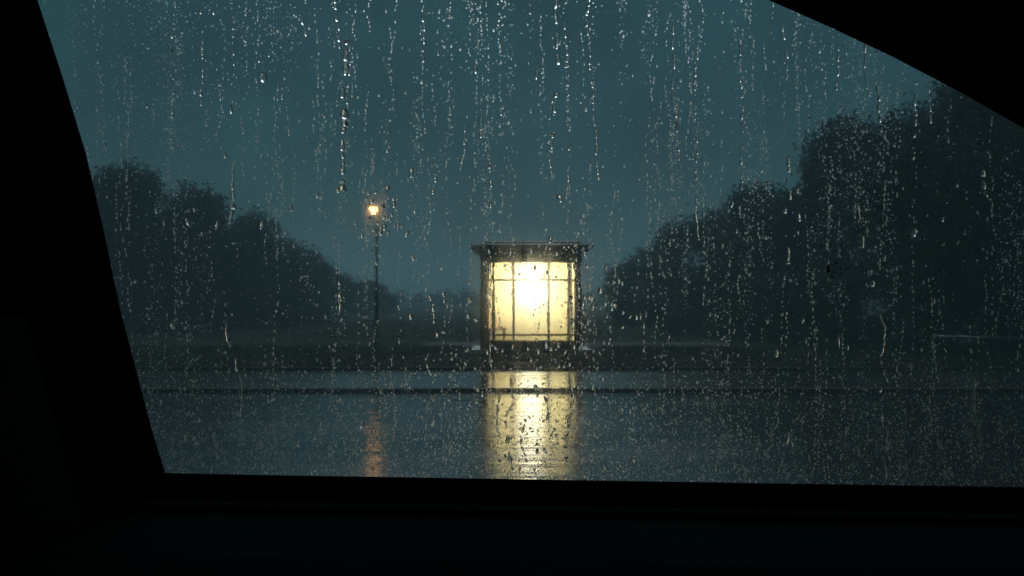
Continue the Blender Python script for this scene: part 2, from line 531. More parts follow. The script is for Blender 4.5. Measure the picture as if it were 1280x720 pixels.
GL, GR = "trees receding on the left of the field", "trees receding on the right of the field"
TREES = [
 # left, nearest first
 (60, 38, 236, 150, "bushy tree hard against the dark window pillar on the left", GL, "leafA", 10000),
 (150, 41, 213, 130, "tallest rounded tree in the left row, beside the window pillar", GL, "leafA", 12000),
 (238, 46, 240, 130, "second tallest left tree, broad crown beside the tallest one", GL, "leafB", 11000),
 (305, 52, 266, 120, "middle sized left tree sloping down towards the street lamp", GL, "leafA", 9000),
 (358, 60, 303, 105, "smaller hazy left tree between the middle sized tree and the street lamp", GL, "leafB", 8000),
 (408, 70, 336, 95, "small faded left tree just left of the street lamp pole", GL, "leafA", 7000),
 (455, 82, 358, 90, "lowest faded left bush directly behind the street lamp pole", GL, "leafB", 6000),
 # right
 (1235, 24, 92, 220, "tall dark tree on the right cut off by the sloping window top", GR, "leafA", 17000),
 (1140, 31, 130, 140, "dark tree under the tall one on the right, top ragged", GR, "leafA", 13000),
 (1050, 32, 152, 165, "big round topped dark tree standing forward in the right row", GR, "leafA", 15000),
 (960, 38, 236, 125, "shoulder high tree leaning out left of the big round topped tree", GR, "leafB", 10000),
 (890, 46, 266, 130, "medium hazy tree in the middle of the right row", GR, "leafA", 9000),
 (832, 56, 296, 110, "smaller hazy tree right of the shelter, second from the row's low end", GR, "leafB", 8000),
 (790, 68, 330, 85, "small faded tree at the low end of the right row nearest the shelter", GR, "leafA", 6000),
 (1330, 22, 60, 240, "dark tree half hidden by the right edge of the car window", GR, "leafB", 12000),
]
for i, (xp, y, yt, w, lab, g, lm, n) in enumerate(TREES):
    tree(xp, y, yt, w, lab, g, M[lm], 100 + i, int(n * 1.9), 15)
# low bushes filling the foot of each row
BUSH = [(258, 45, 296, 120, "low bush filling the gap between the second tallest and middle left trees"),
        (1030, 34, 290, 130, "low bush filling the gap under the big round topped tree"),
        (120, 36, 372, 150, "low bush at the foot of the tallest left tree"), (215, 39, 365, 150, "low bush between the two tallest left trees"),
        (300, 44, 366, 130, "low bush at the foot of the middle sized left tree"), (375, 52, 372, 110, "low bush left of the street lamp"),
        (870, 38, 372, 130, "low bush at the foot of the medium right tree"), (955, 33, 362, 150, "low bush in front of the shoulder high right tree"),
        (1060, 29, 352, 190, "wide low bush in front of the big round topped tree"), (1190, 25, 345, 220, "wide low bush at the foot of the tall dark right tree"),
        (800, 48, 384, 90, "small low bush right of the shelter by the path")]
for i, (xp, y, yt, w, lab) in enumerate(BUSH):
    tree(xp, y, yt, w, lab, "low bushes under the trees", M["leafB" if i % 2 else "leafA"], 300 + i, 11000, 9, "bush", "bush", .0)
# far wood: reads as one mass in the haze
fv = []
for k in range(60):
    x0 = rng.uniform(-75, 75); y0 = rng.uniform(150, 190); h0 = rng.uniform(.7, 1.8)
    me, _ = crown_mesh("far", rng.uniform(3, 5), 3, h0, 420, .32, 5, 900 + k, 0, .55)
    a = np.empty(len(me.vertices) * 3, np.float32); me.vertices.foreach_get("co", a)
    fv.append(a.reshape(-1, 3) + np.array([x0, y0, .05])); bpy.data.meshes.remove(me)
fv = np.concatenate(fv)
tag(mesh_obj("far_wood", np_mesh("far_wood", fv, np.arange(len(fv)).reshape(-1, 4)), M["leafA"]),
    "low distant wood fading into haze behind the shelter", "wood", kind="stuff")

# ------------------------------------------------------------------ lit shelter
CX = (664 - 640) / F * BASE_Y
Y0, Y1 = BASE_Y, BASE_Y + 1.75
G0 = .05
sh = empty("bus_shelter", (CX, Y0, G0), "small kiosk like shelter with glowing yellow windows and a flared flat roof", "shelter")
hw = 1.135
def bx(name, m, x0, x1, y0, y1, z0, z1, bevel=.006, parent=None):
    return MB().box(CX + x0, CX + x1, y0, y1, z0, z1).build(name, m, parent or sh, bevel)
bx("plinth", M["stone"], -1.34, 1.34, Y0 - .16, Y1 + .16, -.06, .115, .015)
bx("dado_wall", M["wood"], -hw + .02, hw - .02, Y0 + .03, Y0 + .13, .115, .28)
bx("sill", M["wood"], -hw, hw, Y0 - .03, Y0 + .15, .28, .315, .005)
for sx in (-1, 1):
    for yy in (Y0, Y1 - .16):
        a, b = sorted((sx * hw, sx * (hw - .16)))
        bx("post", M["wood"], a, b, yy + .004, yy + .16, .115, 2.16, .012)
    a, b = sorted((sx * (hw - .03), sx * (hw - .12)))
    wl = bx("side_wall", M["wood"], a, b, Y0 + .165, Y1 - .165, .115, 2.155, .004)
    a, b = sorted((sx * (hw - .124), sx * (hw - .135)))
    bx("wall_lining", M["plaster"], a, b, Y0 + .17, Y1 - .17, .125, 2.1, 0, wl)
bw = bx("back_wall", M["wood"], -hw + .165, hw - .165, Y1 - .1, Y1 - .02, .115, 2.155, .004)
bx("wall_lining", M["plaster"], -hw + .14, hw - .14, Y1 - .118, Y1 - .104, .125, 2.1, 0, bw)
bx("floor_slab", M["stone"], -hw + .13, hw - .13, Y0 + .135, Y1 - .12, .116, .14, 0)
bx("ceiling", M["plaster"], -hw + .14, hw - .14, Y0 + .17, Y1 - .12, 2.104, 2.14, 0)
bx("lintel", M["wood"], -hw + .165, hw - .165, Y0 + .02, Y0 + .155, 2.05, 2.155, .006)
bx("frieze_beam", M["wood"], -hw - .02, hw + .02, Y0 - .025, Y1 + .025, 2.163, 2.24, .008)
# flared roof: soffit rising outwards, fascia, thin cap
def ring(w, d, z):
    return [(CX - w, Y0 - d, z), (CX + w, Y0 - d, z), (CX + w, Y1 + d, z), (CX - w, Y1 + d, z)]
rb = MB().loft([ring(1.17, .05, 2.243), ring(1.21, .08, 2.27), ring(1.30, .17, 2.33), ring(1.375, .24, 2.40), ring(1.385, .25, 2.425),
                ring(1.36, .23, 2.437), ring(1.18, .10, 2.475)])
roof = rb.build("roof", M["roofm"], sh, .004)
MB().loft([ring(1.12, .04, 2.478), ring(1.12, .04, 2.512), ring(1.0, -.1, 2.53)]).build("roof_cap", M["roofm"], roof, .004)
MB().box(CX - 1.0, CX + .85, Y0 - .085, Y0 - .07, 2.262, 2.274).build("soffit_trim", M["bench"], roof, .002)
# glazing: frame bars, mullions, rails and one pane per opening
win = empty("window", (CX, Y0, G0), None, None); win.parent = sh; win.location = (0, 0, 0)
def bar(name, x0, x1, z0, z1, y=Y0 + .05, t=.045):
    MB().box(CX + x0, CX + x1, y, y + t, z0, z1).build(name, M["iron"], win, .004)
for xm, w in ((-.845, .032), (-.398, .031), (.392, .031), (.845, .032)):
    bar("mullion", xm - w, xm + w, .316, 2.049)
bar("jamb", -.974, -.955, .316, 2.049, Y0 + .06, .03); bar("jamb", .955, .974, .316, 2.049, Y0 + .06, .03)
xsb = (-.955, -.877, -.813, -.429, -.367, .361, .423, .813, .877, .955)
for a, b in zip(xsb[::2], xsb[1::2]):
    bar("rail", a, b, .41, .46, Y0 + .052, .04); bar("rail", a, b, 1.64, 1.685, Y0 + .052, .04)
    for z0, z1 in ((.317, .409), (.461, 1.639), (1.686, 2.048)):
        MB().box(CX + a + .001, CX + b - .001, Y0 + .07, Y0 + .076, z0, z1).build("pane", M["tglass"], win)
# wall lamp: bracket and round glowing globe
LX, LY, LZ = CX + .02, Y1 - .42, 1.50
wl = MB().lathe((LX, LY, LZ), [(.001, -.40)] + [(.28 * math.cos(t), .40 * math.sin(t)) for t in [R(a) for a in range(-80, 81, 10)]] + [(.001, .40)], 28)
wl.build("lamp_globe", M["lampglow"], sh, smooth=True)
MB().tube([(LX, LY + .275, LZ), (LX, Y1 - .12, LZ)], [.03, .03], 12).build("lamp_bracket", M["iron"], sh)
# bench inside, seen as a brown patch low in the left panes
bn = empty("bench", (CX - .72, Y0 + .6, .14), "brown wooden bench standing inside the lit shelter, low in the left panes", "bench")
MB().box(CX - .98, CX - .56, Y0 + .45, Y1 - .25, .53, .57).build("seat", M["bench"], bn, .008)
for k in range(3):
    MB().box(CX - .985, CX - .955, Y0 + .45, Y1 - .25, .64 + k * .17, .78 + k * .17).build("back_slat", M["bench"], bn, .006)
for yy in (Y0 + .5, Y1 - .36):
    MB().box(CX - .97, CX - .92, yy, yy + .06, .14, .529).build("leg", M["bench"], bn, .004)
    MB().box(CX - .64, CX - .59, yy, yy + .06, .14, .529).build("leg", M["bench"], bn, .004)
# ------------------------------------------------------------------ street lamp
LYD = 28.0 - 1.1
lx = (471 - 640) / F * LYD
lz = EYE + (HORIZ - 263) / F * LYD
sp = empty("street_lamp", (lx, LYD, .05), "slim dark pole street lamp with one glowing orange head left of the shelter", "street lamp")
MB().lathe((lx, LYD, .05), [(.09, -.03), (.09, .04), (.065, .07), (.055, .5), (.048, .54), (.043, .6)], 16).build("base", M["iron"], sp, smooth=False)
MB().tube([(lx, LYD, .6), (lx, LYD, lz * .6), (lx, LYD, lz - .12)], [.042, .036, .030], 12).build("pole", M["pole"], sp, smooth=True)
hd = MB().tube([(lx + .015, LYD, lz - .12), (lx + .01, LYD, lz + .06), (lx - .03, LYD, lz + .13), (lx - .2, LYD, lz + .14)], [.03, .028, .026, .022], 10)
hd.build("arm", M["iron"], sp, smooth=True)
MB().lathe((lx - .085, LYD, lz + .05), [(.15, .03), (.145, .045), (.09, .075), (.03, .095)], 20).build("lamp_shade", M["iron"], sp, smooth=False)
MB().lathe((lx - .085, LYD, lz + .045), [(.02, -.14), (.065, -.12), (.10, -.075), (.112, -.02), (.105, .028)], 20).build("bulb", M["sodium"], sp, smooth=True)

# ------------------------------------------------------------------ pale rail by the right hand trees
ry = 20.5
rl = empty("fence", ((1225 - 640) / F * ry, ry, .05), "low pale fence rail on posts in front of the dark right hand trees", "fence")
ra = Vector(((1165 - 640) / F * 21.5, 21.5, EYE - (421 - HORIZ) / F * 21.5))
rb_ = Vector(((1420 - 640) / F * 18.9, 18.9, ra.z + .02))
MB().tube([ra, rb_], [.035, .035], 8).build("rail", M["rail"], rl, smooth=True)
for t in (.03, .36, .69, .97):
    p = ra.lerp(rb_, t)
    MB().box(p.x - .045, p.x + .045, p.y + .04, p.y + .12, .0, p.z + .06).build("post", M["bark"], rl, .008)

# ------------------------------------------------------------------ the car round the camera
GY = .765            # inner face of the window glass
def gp(px, py, y=GY):
    return ((px - 640) / F * y, EYE + (HORIZ - py) / F * y)
OPEN = [(205, 592), (190, 545), (170, 470), (148, 385), (126, 280), (105, 190), (76, 95), (45, 0), (30, -45), (32, -74), (55, -92), (110, -98),
        (400, -100), (700, -78), (850, -46), (965, 0), (1040, 33), (1120, 71), (1200, 113), (1280, 158), (1350, 202), (1420, 255), (1475, 320), (1510, 400),
        (1535, 500), (1545, 575), (1538, 604), (1515, 613), (1280, 610), (900, 604), (600, 599), (350, 595)]
op = [gp(*p) for p in OPEN]
cxm = sum(p[0] for p in op) / len(op); czm = sum(p[1] for p in op) / len(op)
def off(poly, d):
    """offset a closed outline outwards"""
    n = len(poly); out = []
    for i in range(n):
        a, b, c = Vector(poly[i - 1]), Vector(poly[i]), Vector(poly[(i + 1) % n])
        n1 = Vector(((b - a).y, -(b - a).x)).normalized(); n2 = Vector(((c - b).y, -(c - b).x)).normalized()
        m = (n1 + n2); m = m / max(.35, m.length_squared / 2)
        if i == 0: sgn = 1
        out.append(Vector((b.x, b.y)) + m * d)
    return out
area = sum(op[i - 1][0] * op[i][1] - op[i][0] * op[i - 1][1] for i in range(len(op)))
SG = 1 if area > 0 else -1
def offs(d): return off(op, d * SG)
car = empty("car", (0, .2, 0), "dark car interior door and pillar framing a rain covered side window", "car")
def l3(poly, y): return [(p[0], y, p[1]) for p in poly]
# door frame: opening flares towards the cabin, then runs out to a big rectangle
def rect_of(poly, x0, x1, z0, z1):
    out = []
    for p in poly:
        dx, dz = p[0] - cxm, p[1] - czm
        k = min((x1 - cxm) / dx if dx > 1e-6 else 1e9, (x0 - cxm) / dx if dx < -1e-6 else 1e9,
                (z1 - czm) / dz if dz > 1e-6 else 1e9, (z0 - czm) / dz if dz < -1e-6 else 1e9)
        out.append((cxm + dx * k, czm + dz * k))
    return out
outer = rect_of(op, -1.25, 1.35, .25, 1.53)
LIP = [(p[0] * .7605 / GY, EYE + (p[1] - EYE) * .7605 / GY) for p in op]
fr = MB()
fr.loft([l3(offs(.06), .80), l3(offs(.0145), .771), l3(offs(.014), .764), l3(LIP, .7635), l3(LIP, .760), l3(offs(.0005), .756), l3(offs(.012), .738), l3(offs(.020), .734), l3(outer, .734), l3(outer, .83), l3(offs(.075), .83), l3(offs(.06), .80)], cap=False)
fr.build("door_frame", M["frame"], car)
# rubber seal bead all round the opening
sb = MB()
n = len(op)
rings = []
o1 = offs(.007)
for i in range(n):
    p = o1[i]; a = o1[i - 1]; b = o1[(i + 1) % n]
    t = (b - a).normalized(); nn = Vector((t.y, -t.x))
    rings.append([(p.x + nn.x * .006 * math.cos(q), .752 + .006 * math.sin(q), p.y + nn.y * .006 * math.cos(q)) for q in [2 * math.pi * k / 8 for k in range(8)]])
rings.append(rings[0])
sb.loft(rings, cap=False)
sb.build("window_seal", M["rubber"], car, smooth=True)
# the pane itself
po = offs(.0125)
MB().loft([l3(po, GY), l3(po, GY + .004)]).build("window_pane", M["pane"], car)
# door card: sill lip, groove and sloping ledge, follows the slight tilt of the window foot
def zfoot(x): return gp(205, 593)[1] - (x - gp(205, 593)[0]) * (gp(1280, 610)[1] - gp(205, 593)[1]) / (gp(205, 593)[0] - gp(1280, 610)[0])
def extr(prof, name, m, x0=-1.2, x1=1.3, parent=car, smooth=False):
    b = MB()
    rings = []
    for x in np.linspace(x0, x1, 14):
        rings.append([(x, y, zfoot(x) + dz) for y, dz in prof])
    b.loft(rings)
    return b.build(name, m, parent, smooth=smooth)
extr([(.737, -.0125), (.724, -.0118), (.720, -.0128), (.720, -.0155), (.737, -.017)], "sill_lip", M["trim"])
extr([(.737, -.0175), (.716, -.0172), (.70, -.0178), (.66, -.019), (.62, -.022), (.595, -.028), (.58, -.045), (.572, -.10), (.565, -.25), (.565, -.80), (.733, -.80)], "door_card", M["trim"])
# window pillar trim on the left: broad dark panel nearer than the frame
pl = MB()
def P(px, py, y): 
    q = gp(px, py, y); return (q[0], y, q[1])
pil_edge = [(38, -60), (45, 0), (76, 95), (105, 190), (126, 280), (148, 385), (170, 470), (190, 545), (207, 600)]
rings = []
for (a, b) in pil_edge:
    rings.append([P(a - 8, b, .733), P(a - 14, b, .722), P(a - 45, b, .715), P(a - 100, b + 4, .712), P(a - 420, b + 10, .70), P(a - 420, b + 10, .735)])
pl.loft(rings)
pl.build("pillar_trim", M["frame"], car, smooth=False)
# front seat shoulder, low on the left: catches a little light from the window
st = MB()
prof = [(30, 395), (52, 470), (78, 560), (106, 655)]
rings = []
for (a, b) in prof:
    rings.append([P(a, b, .60), P(a - 14, b, .56), P(a - 38, b + 2, .50), P(a - 110, b + 6, .43), P(a - 420, b + 12, .40), P(a - 420, b + 10, .60)])
st.loft(rings)
st.build("seat_back", M["seat"], car, smooth=False)
# rest of the cabin: roof lining, floor, ends, far side
MB().box(-1.25, 1.35, -.85, .733, 1.53, 1.55).build("roof_lining", M["cloth"], car)
MB().box(-1.25, 1.35, -.85, .733, .23, .25).build("cabin_floor", M["cloth"], car)
MB().box(-1.27, -1.252, -.85, .83, .23, 1.55).build("seat_backrest_panel", M["cloth"], car)
MB().box(1.352, 1.37, -.85, .83, .23, 1.55).build("dashboard_panel", M["cloth"], car)
MB().box(-1.25, 1.35, -.87, -.852, .23, 1.55).build("far_door_panel", M["cloth"], car)

# ------------------------------------------------------------------ rain on the glass
DY = GY + .00415
def inwin(px, py):
    """points (photo px) inside the window opening plus a little"""
    px = np.asarray(px, float); py = np.asarray(py, float)
    c = np.zeros(px.shape, bool)
    q = OPEN
    for i in range(len(q)):
        (x1, y1), (x2, y2) = q[i - 1], q[i]
        cond = ((y1 > py) != (y2 > py))
        xi = (x2 - x1) * (py - y1) / ((y2 - y1) if y2 != y1 else 1e-9) + x1
        c ^= cond & (px < xi)
    return c

RPROF = np.array([(1.0, 0.0), (.985, .17), (.90, .44), (.72, .69), (.42, .91)])   # rim to crown of a bead: radius, height

def beads(px, py, rx, rz, hgt, seg=8, prof=RPROF, seed=1, rough=.12):
    """many closed beads on the pane as arrays: positions and radii in photo px, height as a share of the smaller radius"""
    r = np.random.default_rng(seed)
    k = GY / F
    n = len(px)
    X = (px - 640) * k; Z = EYE + (HORIZ - py) * k
    a = np.arange(seg) * 2 * np.pi / seg
    ph = r.uniform(0, 2 * np.pi, (n, 3)); am = r.normal(0, rough, (n, 3))
    out = 1 + am[:, 0:1] * np.cos(a + ph[:, 0:1]) * .6 + am[:, 1:2] * np.cos(2 * a + ph[:, 1:2]) + am[:, 2:3] * np.cos(3 * a + ph[:, 2:3]) * .5
    ux = np.cos(a) * out * (rx * k)[:, None]; uz = np.sin(a) * out * (rz * k)[:, None]
    H = hgt * np.minimum(rx, rz) * k
    nr = len(prof)
    V = np.empty((n, nr * seg + 1 + seg, 3))
    for i, (q, hh) in enumerate(prof):
        sl_ = slice(i * seg, (i + 1) * seg)
        V[:, sl_, 0] = X[:, None] + ux * q
        V[:, sl_, 2] = Z[:, None] + uz * q - (1 - q) * (rz * k * .10)[:, None]
        V[:, sl_, 1] = DY + H[:, None] * hh
    V[:, nr * seg] = np.stack([X, DY + H, Z - rz * k * .1], 1)
    V[:, nr * seg + 1:, 0] = X[:, None] + ux; V[:, nr * seg + 1:, 2] = Z[:, None] + uz; V[:, nr * seg + 1:, 1] = DY
    q = []; t = []
    for i in range(nr - 1):
        for j in range(seg):
            j2 = (j + 1) % seg
            q.append((i * seg + j, (i + 1) * seg + j, (i + 1) * seg + j2, i * seg + j2))
    o = (nr - 1) * seg
    for j in range(seg):
        j2 = (j + 1) % seg
        t.append((o + j, nr * seg, o + j2))
    b0 = nr * seg + 1
    for j in range(1, seg - 1):
        t.append((b0, b0 + j, b0 + j + 1))
    nv = V.shape[1]
    base = (np.arange(n) * nv)[:, None, None]
    Q = (np.array(q)[None] + base).reshape(-1, 4); T = (np.array(t)[None] + base).reshape(-1, 3)
    return V.reshape(-1, 3), Q, T

def join(parts):
    v = []; q = []; t = []; o = 0
    for a, b, c in parts:
        v.append(a); q.append(b + o); t.append(c + o); o += len(a)
    return np.concatenate(v), np.concatenate(q), np.concatenate(t)

# --- fine beads: nobody could count them
def vnoise(x, seed, cell):
    r = np.random.default_rng(seed); tab = r.random(4096)
    u = x / cell; i = np.floor(u).astype(int); f = u - i; f = f * f * (3 - 2 * f)
    return tab[i % 4096] * (1 - f) + tab[(i + 1) % 4096] * f
def vnoise2(x, y, seed, cx, cy):
    r = np.random.default_rng(seed); tab = r.random((128, 128))
    u = x / cx; w = y / cy; i = np.floor(u).astype(int); j = np.floor(w).astype(int)
    f = u - i; g = w - j; f = f * f * (3 - 2 * f); g = g * g * (3 - 2 * g)
    return ((tab[i % 128, j % 128] * (1 - f) + tab[(i + 1) % 128, j % 128] * f) * (1 - g)
            + (tab[i % 128, (j + 1) % 128] * (1 - f) + tab[(i + 1) % 128, (j + 1) % 128] * f) * g)
NC = 330000
px = rng.uniform(20, 1550, NC); py = rng.uniform(-100, 615, NC)
col = vnoise2(px, py, 3, 13, 170) * .6 + vnoise2(px, py, 4, 38, 260) * .4
fine = vnoise2(px, py, 5, 7, 26)
foot = np.clip((py - 440) / 110, 0, 1)
topl = np.clip(1 - np.abs(px - 200) / 170, 0, 1) * np.clip(1 - py / 260, 0, 1)
dens = (.015 + .36 * np.clip((col - .50) * 3.2, 0, 1) * (.3 + .7 * fine) + .50 * foot * (.3 + .7 * fine) + .20 * topl * (.3 + .7 * fine)) * (.62 + .38 * np.clip(py / 300, 0, 1))
ok = (rng.random(NC) < dens * 1.0) & inwin(px, py)
px, py = px[ok], py[ok]
n = len(px)
sz = .34 + rng.exponential(.24, n) + .18 * (rng.random(n) < .15) * rng.random(n) * 4
sz = np.clip(sz, .34, 2.1)
el = rng.uniform(.9, 1.5, n)
hg = np.where(rng.random(n) < .3, rng.uniform(.65, .9, n), rng.uniform(.22, .6, n))
tiny = beads(px, py, sz, sz * el, hg, 7, RPROF[[0, 2, 3]], 21)
print("fine beads", n)
# --- trails of small beads left by drops that ran down
tx = []; ty = []; ts = []; te = []
for k in range(240):
    x0 = rng.uniform(60, 1530); y0 = rng.uniform(-90, 470); ln = rng.uniform(50, 230)
    ph = rng.uniform(0, 6.28, 2); y = y0
    am = rng.uniform(1, 4)
    while y < min(y0 + ln, 600):
        x0 += rng.normal(0, .55)
        tx.append(x0 + am * math.sin(y / 38 + ph[0]) + .6 * am * math.sin(y / 13 + ph[1]) + rng.normal(0, .5)); ty.append(y)
        s = rng.uniform(.45, 1.25); ts.append(s); e = rng.uniform(1.0, 2.6); te.append(e)
        y += s * e * 2 + rng.exponential(5.0)
tx, ty, ts, te = map(np.array, (tx, ty, ts, te))
ok = inwin(tx, ty)
trail = beads(tx[ok], ty[ok], ts[ok], ts[ok] * te[ok], .75, 8, RPROF, 22)
V, Q, T = join([tiny, trail])
tag(mesh_obj("fine_rain_beads", np_mesh("fine_rain_beads", V, Q, T, smooth=True), M["mist"]),
    "fine mist of countless tiny rain beads and bead trails all over the window glass", "rain beads", kind="stuff")

# --- single raindrops
VAR = []
for i in range(14):
    rr = np.random.default_rng(50 + i)
    v, q, t = beads(np.array([640.0]), np.array([HORIZ]), np.array([3.0]), np.array([3.0 * rr.uniform(1.0, 1.35)]), .8, 16,
                    np.array([(1.0, 0.0), (.99, .15), (.94, .35), (.84, .54), (.70, .71), (.50, .87), (.26, .97)]), 70 + i, .09)
    v = v - np.array([0, DY, EYE])
    me = np_mesh("raindrop", v, q, t, smooth=True)
    me.materials.append(M["water"])
    VAR.append(me)
first = [True]
def drop(px, py, r, el, label, group, tilt=0.0):
    o = bpy.data.objects.new("raindrop", VAR[rng.integers(0, len(VAR))])
    COL.objects.link(o)
    k = GY / F
    o.location = ((px - 640) * k, DY, EYE + (HORIZ - py) * k)
    s = r / 3.0
    o.scale = (s, s, s * el)
    o.rotation_euler = (0, tilt, 0)
    return tag(o, label, "raindrop", group)

def region(cx, cy, sx, sy, n, r0, r1, label, group, gauss=True, el=(1.0, 1.35), hole=None, mind=5.5):
    pts = []
    tries = 0
    while len(pts) < n and tries < 6000:
        tries += 1
        if gauss:
            x, y = rng.normal(cx, sx), rng.normal(cy, sy)
        else:
            x, y = rng.uniform(cx - sx, cx + sx), rng.uniform(cy - sy, cy + sy)
        if not inwin(np.array([x]), np.array([y]))[0] or y > 592 or x > 1300: continue
        if hole and hole[0] < x < hole[2] and hole[1] < y < hole[3]: continue
        if any((x - a) ** 2 + (y - b) ** 2 < mind ** 2 for a, b in TAKEN): continue
        pts.append((x, y)); TAKEN.append((x, y))
        drop(x, y, rng.uniform(r0, r1) * float(np.clip(rng.lognormal(.05, .32), .7, 2.0)), rng.uniform(*el), label, group, rng.normal(0, .15))
TAKEN = []
# traced ones
LAMPB = [(464, 251, 2.6), (478, 258, 2.2), (492, 255, 2.8), (491, 248, 1.8), (489, 268, 2), (479, 271, 2), (483, 272, 2), (487, 275, 1.8), (444, 277, 2.2),
         (462, 272, 1.7), (480, 283, 2.8), (476, 285, 2), (475, 291, 2.6), (484, 291, 2.2), (452, 294, 2.2), (470, 292, 1.6), (469, 240, 2), (497, 281, 2),
         (508, 292, 2.6), (495, 262, 1.5), (518, 264, 2.2), (541, 239, 2.4), (544, 224, 2.5), (460, 241, 1.6), (422, 238, 2.2), (466, 288, 1.6), (516, 322, 2.8),
         (472, 279, 1.6), (493, 281, 1.7), (502, 283, 1.5)]
SHELB = [(537, 372, 2.4), (541, 380, 2), (541, 386, 2.6), (542, 393, 2), (542, 402, 2.2), (546, 418, 2.6), (554, 368, 2), (555, 376, 2), (559, 383, 2),
         (513, 396, 3), (498, 384, 2.2), (586, 375, 2.2), (585, 395, 2.5), (594, 399, 2), (586, 352, 2), (596, 400, 2), (605, 329, 2), (588, 376, 2.2),
         (688, 299, 2.8), (664, 313, 2.6), (638, 316, 2.6), (611, 314, 2.2), (683, 309, 1.8), (734, 332, 2.2), (696, 317, 2.4), (612, 338, 1.8),
         (724, 369, 2.6), (729, 381, 3.2), (740, 373, 2.6), (731, 372, 2), (742, 384, 3), (751, 363, 2.8), (774, 351, 2.6), (778, 354, 2.2), (757, 380, 2.4),
         (765, 380, 2), (765, 386, 2.2), (768, 381, 2), (779, 391, 2.4), (788, 396, 1.8), (796, 397, 2.5), (801, 397, 1.8), (759, 396, 1.6), (779, 409, 1.8),
         (737, 372, 2), (742, 381, 2.2), (735, 402, 2), (805, 437, 2), (837, 421, 1.6), (737, 357, 1.8), (740, 347, 1.8), (732, 391, 1.7), (772, 366, 1.7)]
SILLB = [(609, 441, 2.6), (619, 435, 1.8), (628, 439, 2), (641, 434, 2), (673, 440, 3), (683, 431, 3.6), (698, 433, 2.2), (660, 436, 1.8), (707, 440, 2.2), (718, 434, 2),
         (719, 441, 1.8), (688, 436, 1.6), (710, 448, 1.5), (630, 459, 1.8), (639, 461, 1.6), (644, 465, 1.6), (676, 459, 2), (699, 458, 1.6), (705, 459, 1.6), (712, 456, 2.2),
         (664, 450, 1.8), (694, 449, 1.5), (582, 455, 2), (594, 461, 1.6)]
def traced(lst, label, group):
    for x, y, r in lst:
        TAKEN.append((x, y))
        drop(x, y, r * rng.uniform(.95, 1.12), rng.uniform(1.0, 1.25), label, group, rng.normal(0, .3))
L_LAMP = "small round bright raindrop on the window glass around the street lamp's glow"
L_SHEL = "small round bright raindrop on the glass beside the shelter's lit windows or roof"
L_SILL = "small raindrop on the glass over the dark shelter base and grass verge"
traced(LAMPB, L_LAMP, "raindrops around the street lamp glow")
traced(SHELB, L_SHEL, "raindrops around the lit shelter")
traced(SILLB, L_SILL, "raindrops over the shelter base")
region(478, 270, 18, 24, 10, 1.2, 1.9, L_LAMP, "raindrops around the street lamp glow")
region(738, 375, 26, 34, 14, 1.2, 1.9, L_SHEL, "raindrops around the lit shelter", hole=(616, 327, 713, 424))
region(664, 370, 48, 44, 9, 1.0, 1.7, "dark edged raindrop seen against the bright yellow shelter windows", "raindrops over the lit windows", False, mind=12)
region(664, 535, 46, 60, 12, 1.0, 2.0, "raindrop seen against the golden reflection on the wet road", "raindrops over the golden reflection", False, (1.0, 1.8), mind=7)
region(430, 530, 190, 55, 18, 1.3, 2.2, "raindrop on the glass over the dark wet road left of the golden reflection", "raindrops over the road on the left", False, mind=12)
region(960, 535, 230, 55, 18, 1.3, 2.2, "raindrop on the glass over the dark wet road right of the golden reflection", "raindrops over the road on the right", False, mind=12)
region(270, 330, 150, 90, 24, 1.3, 2.4, "raindrop on the glass over the dark left hand trees", "raindrops over the left trees", False, (1.0, 1.8), mind=12)
region(1090, 330, 190, 120, 34, 1.3, 2.4, "raindrop on the glass over the dark right hand trees", "raindrops over the right trees", False, (1.0, 2.0), mind=12)
region(580, 130, 420, 130, 26, 1.2, 2.2, "raindrop on the upper glass over the plain teal sky", "raindrops over the sky", False, (1.0, 1.8), mind=14)

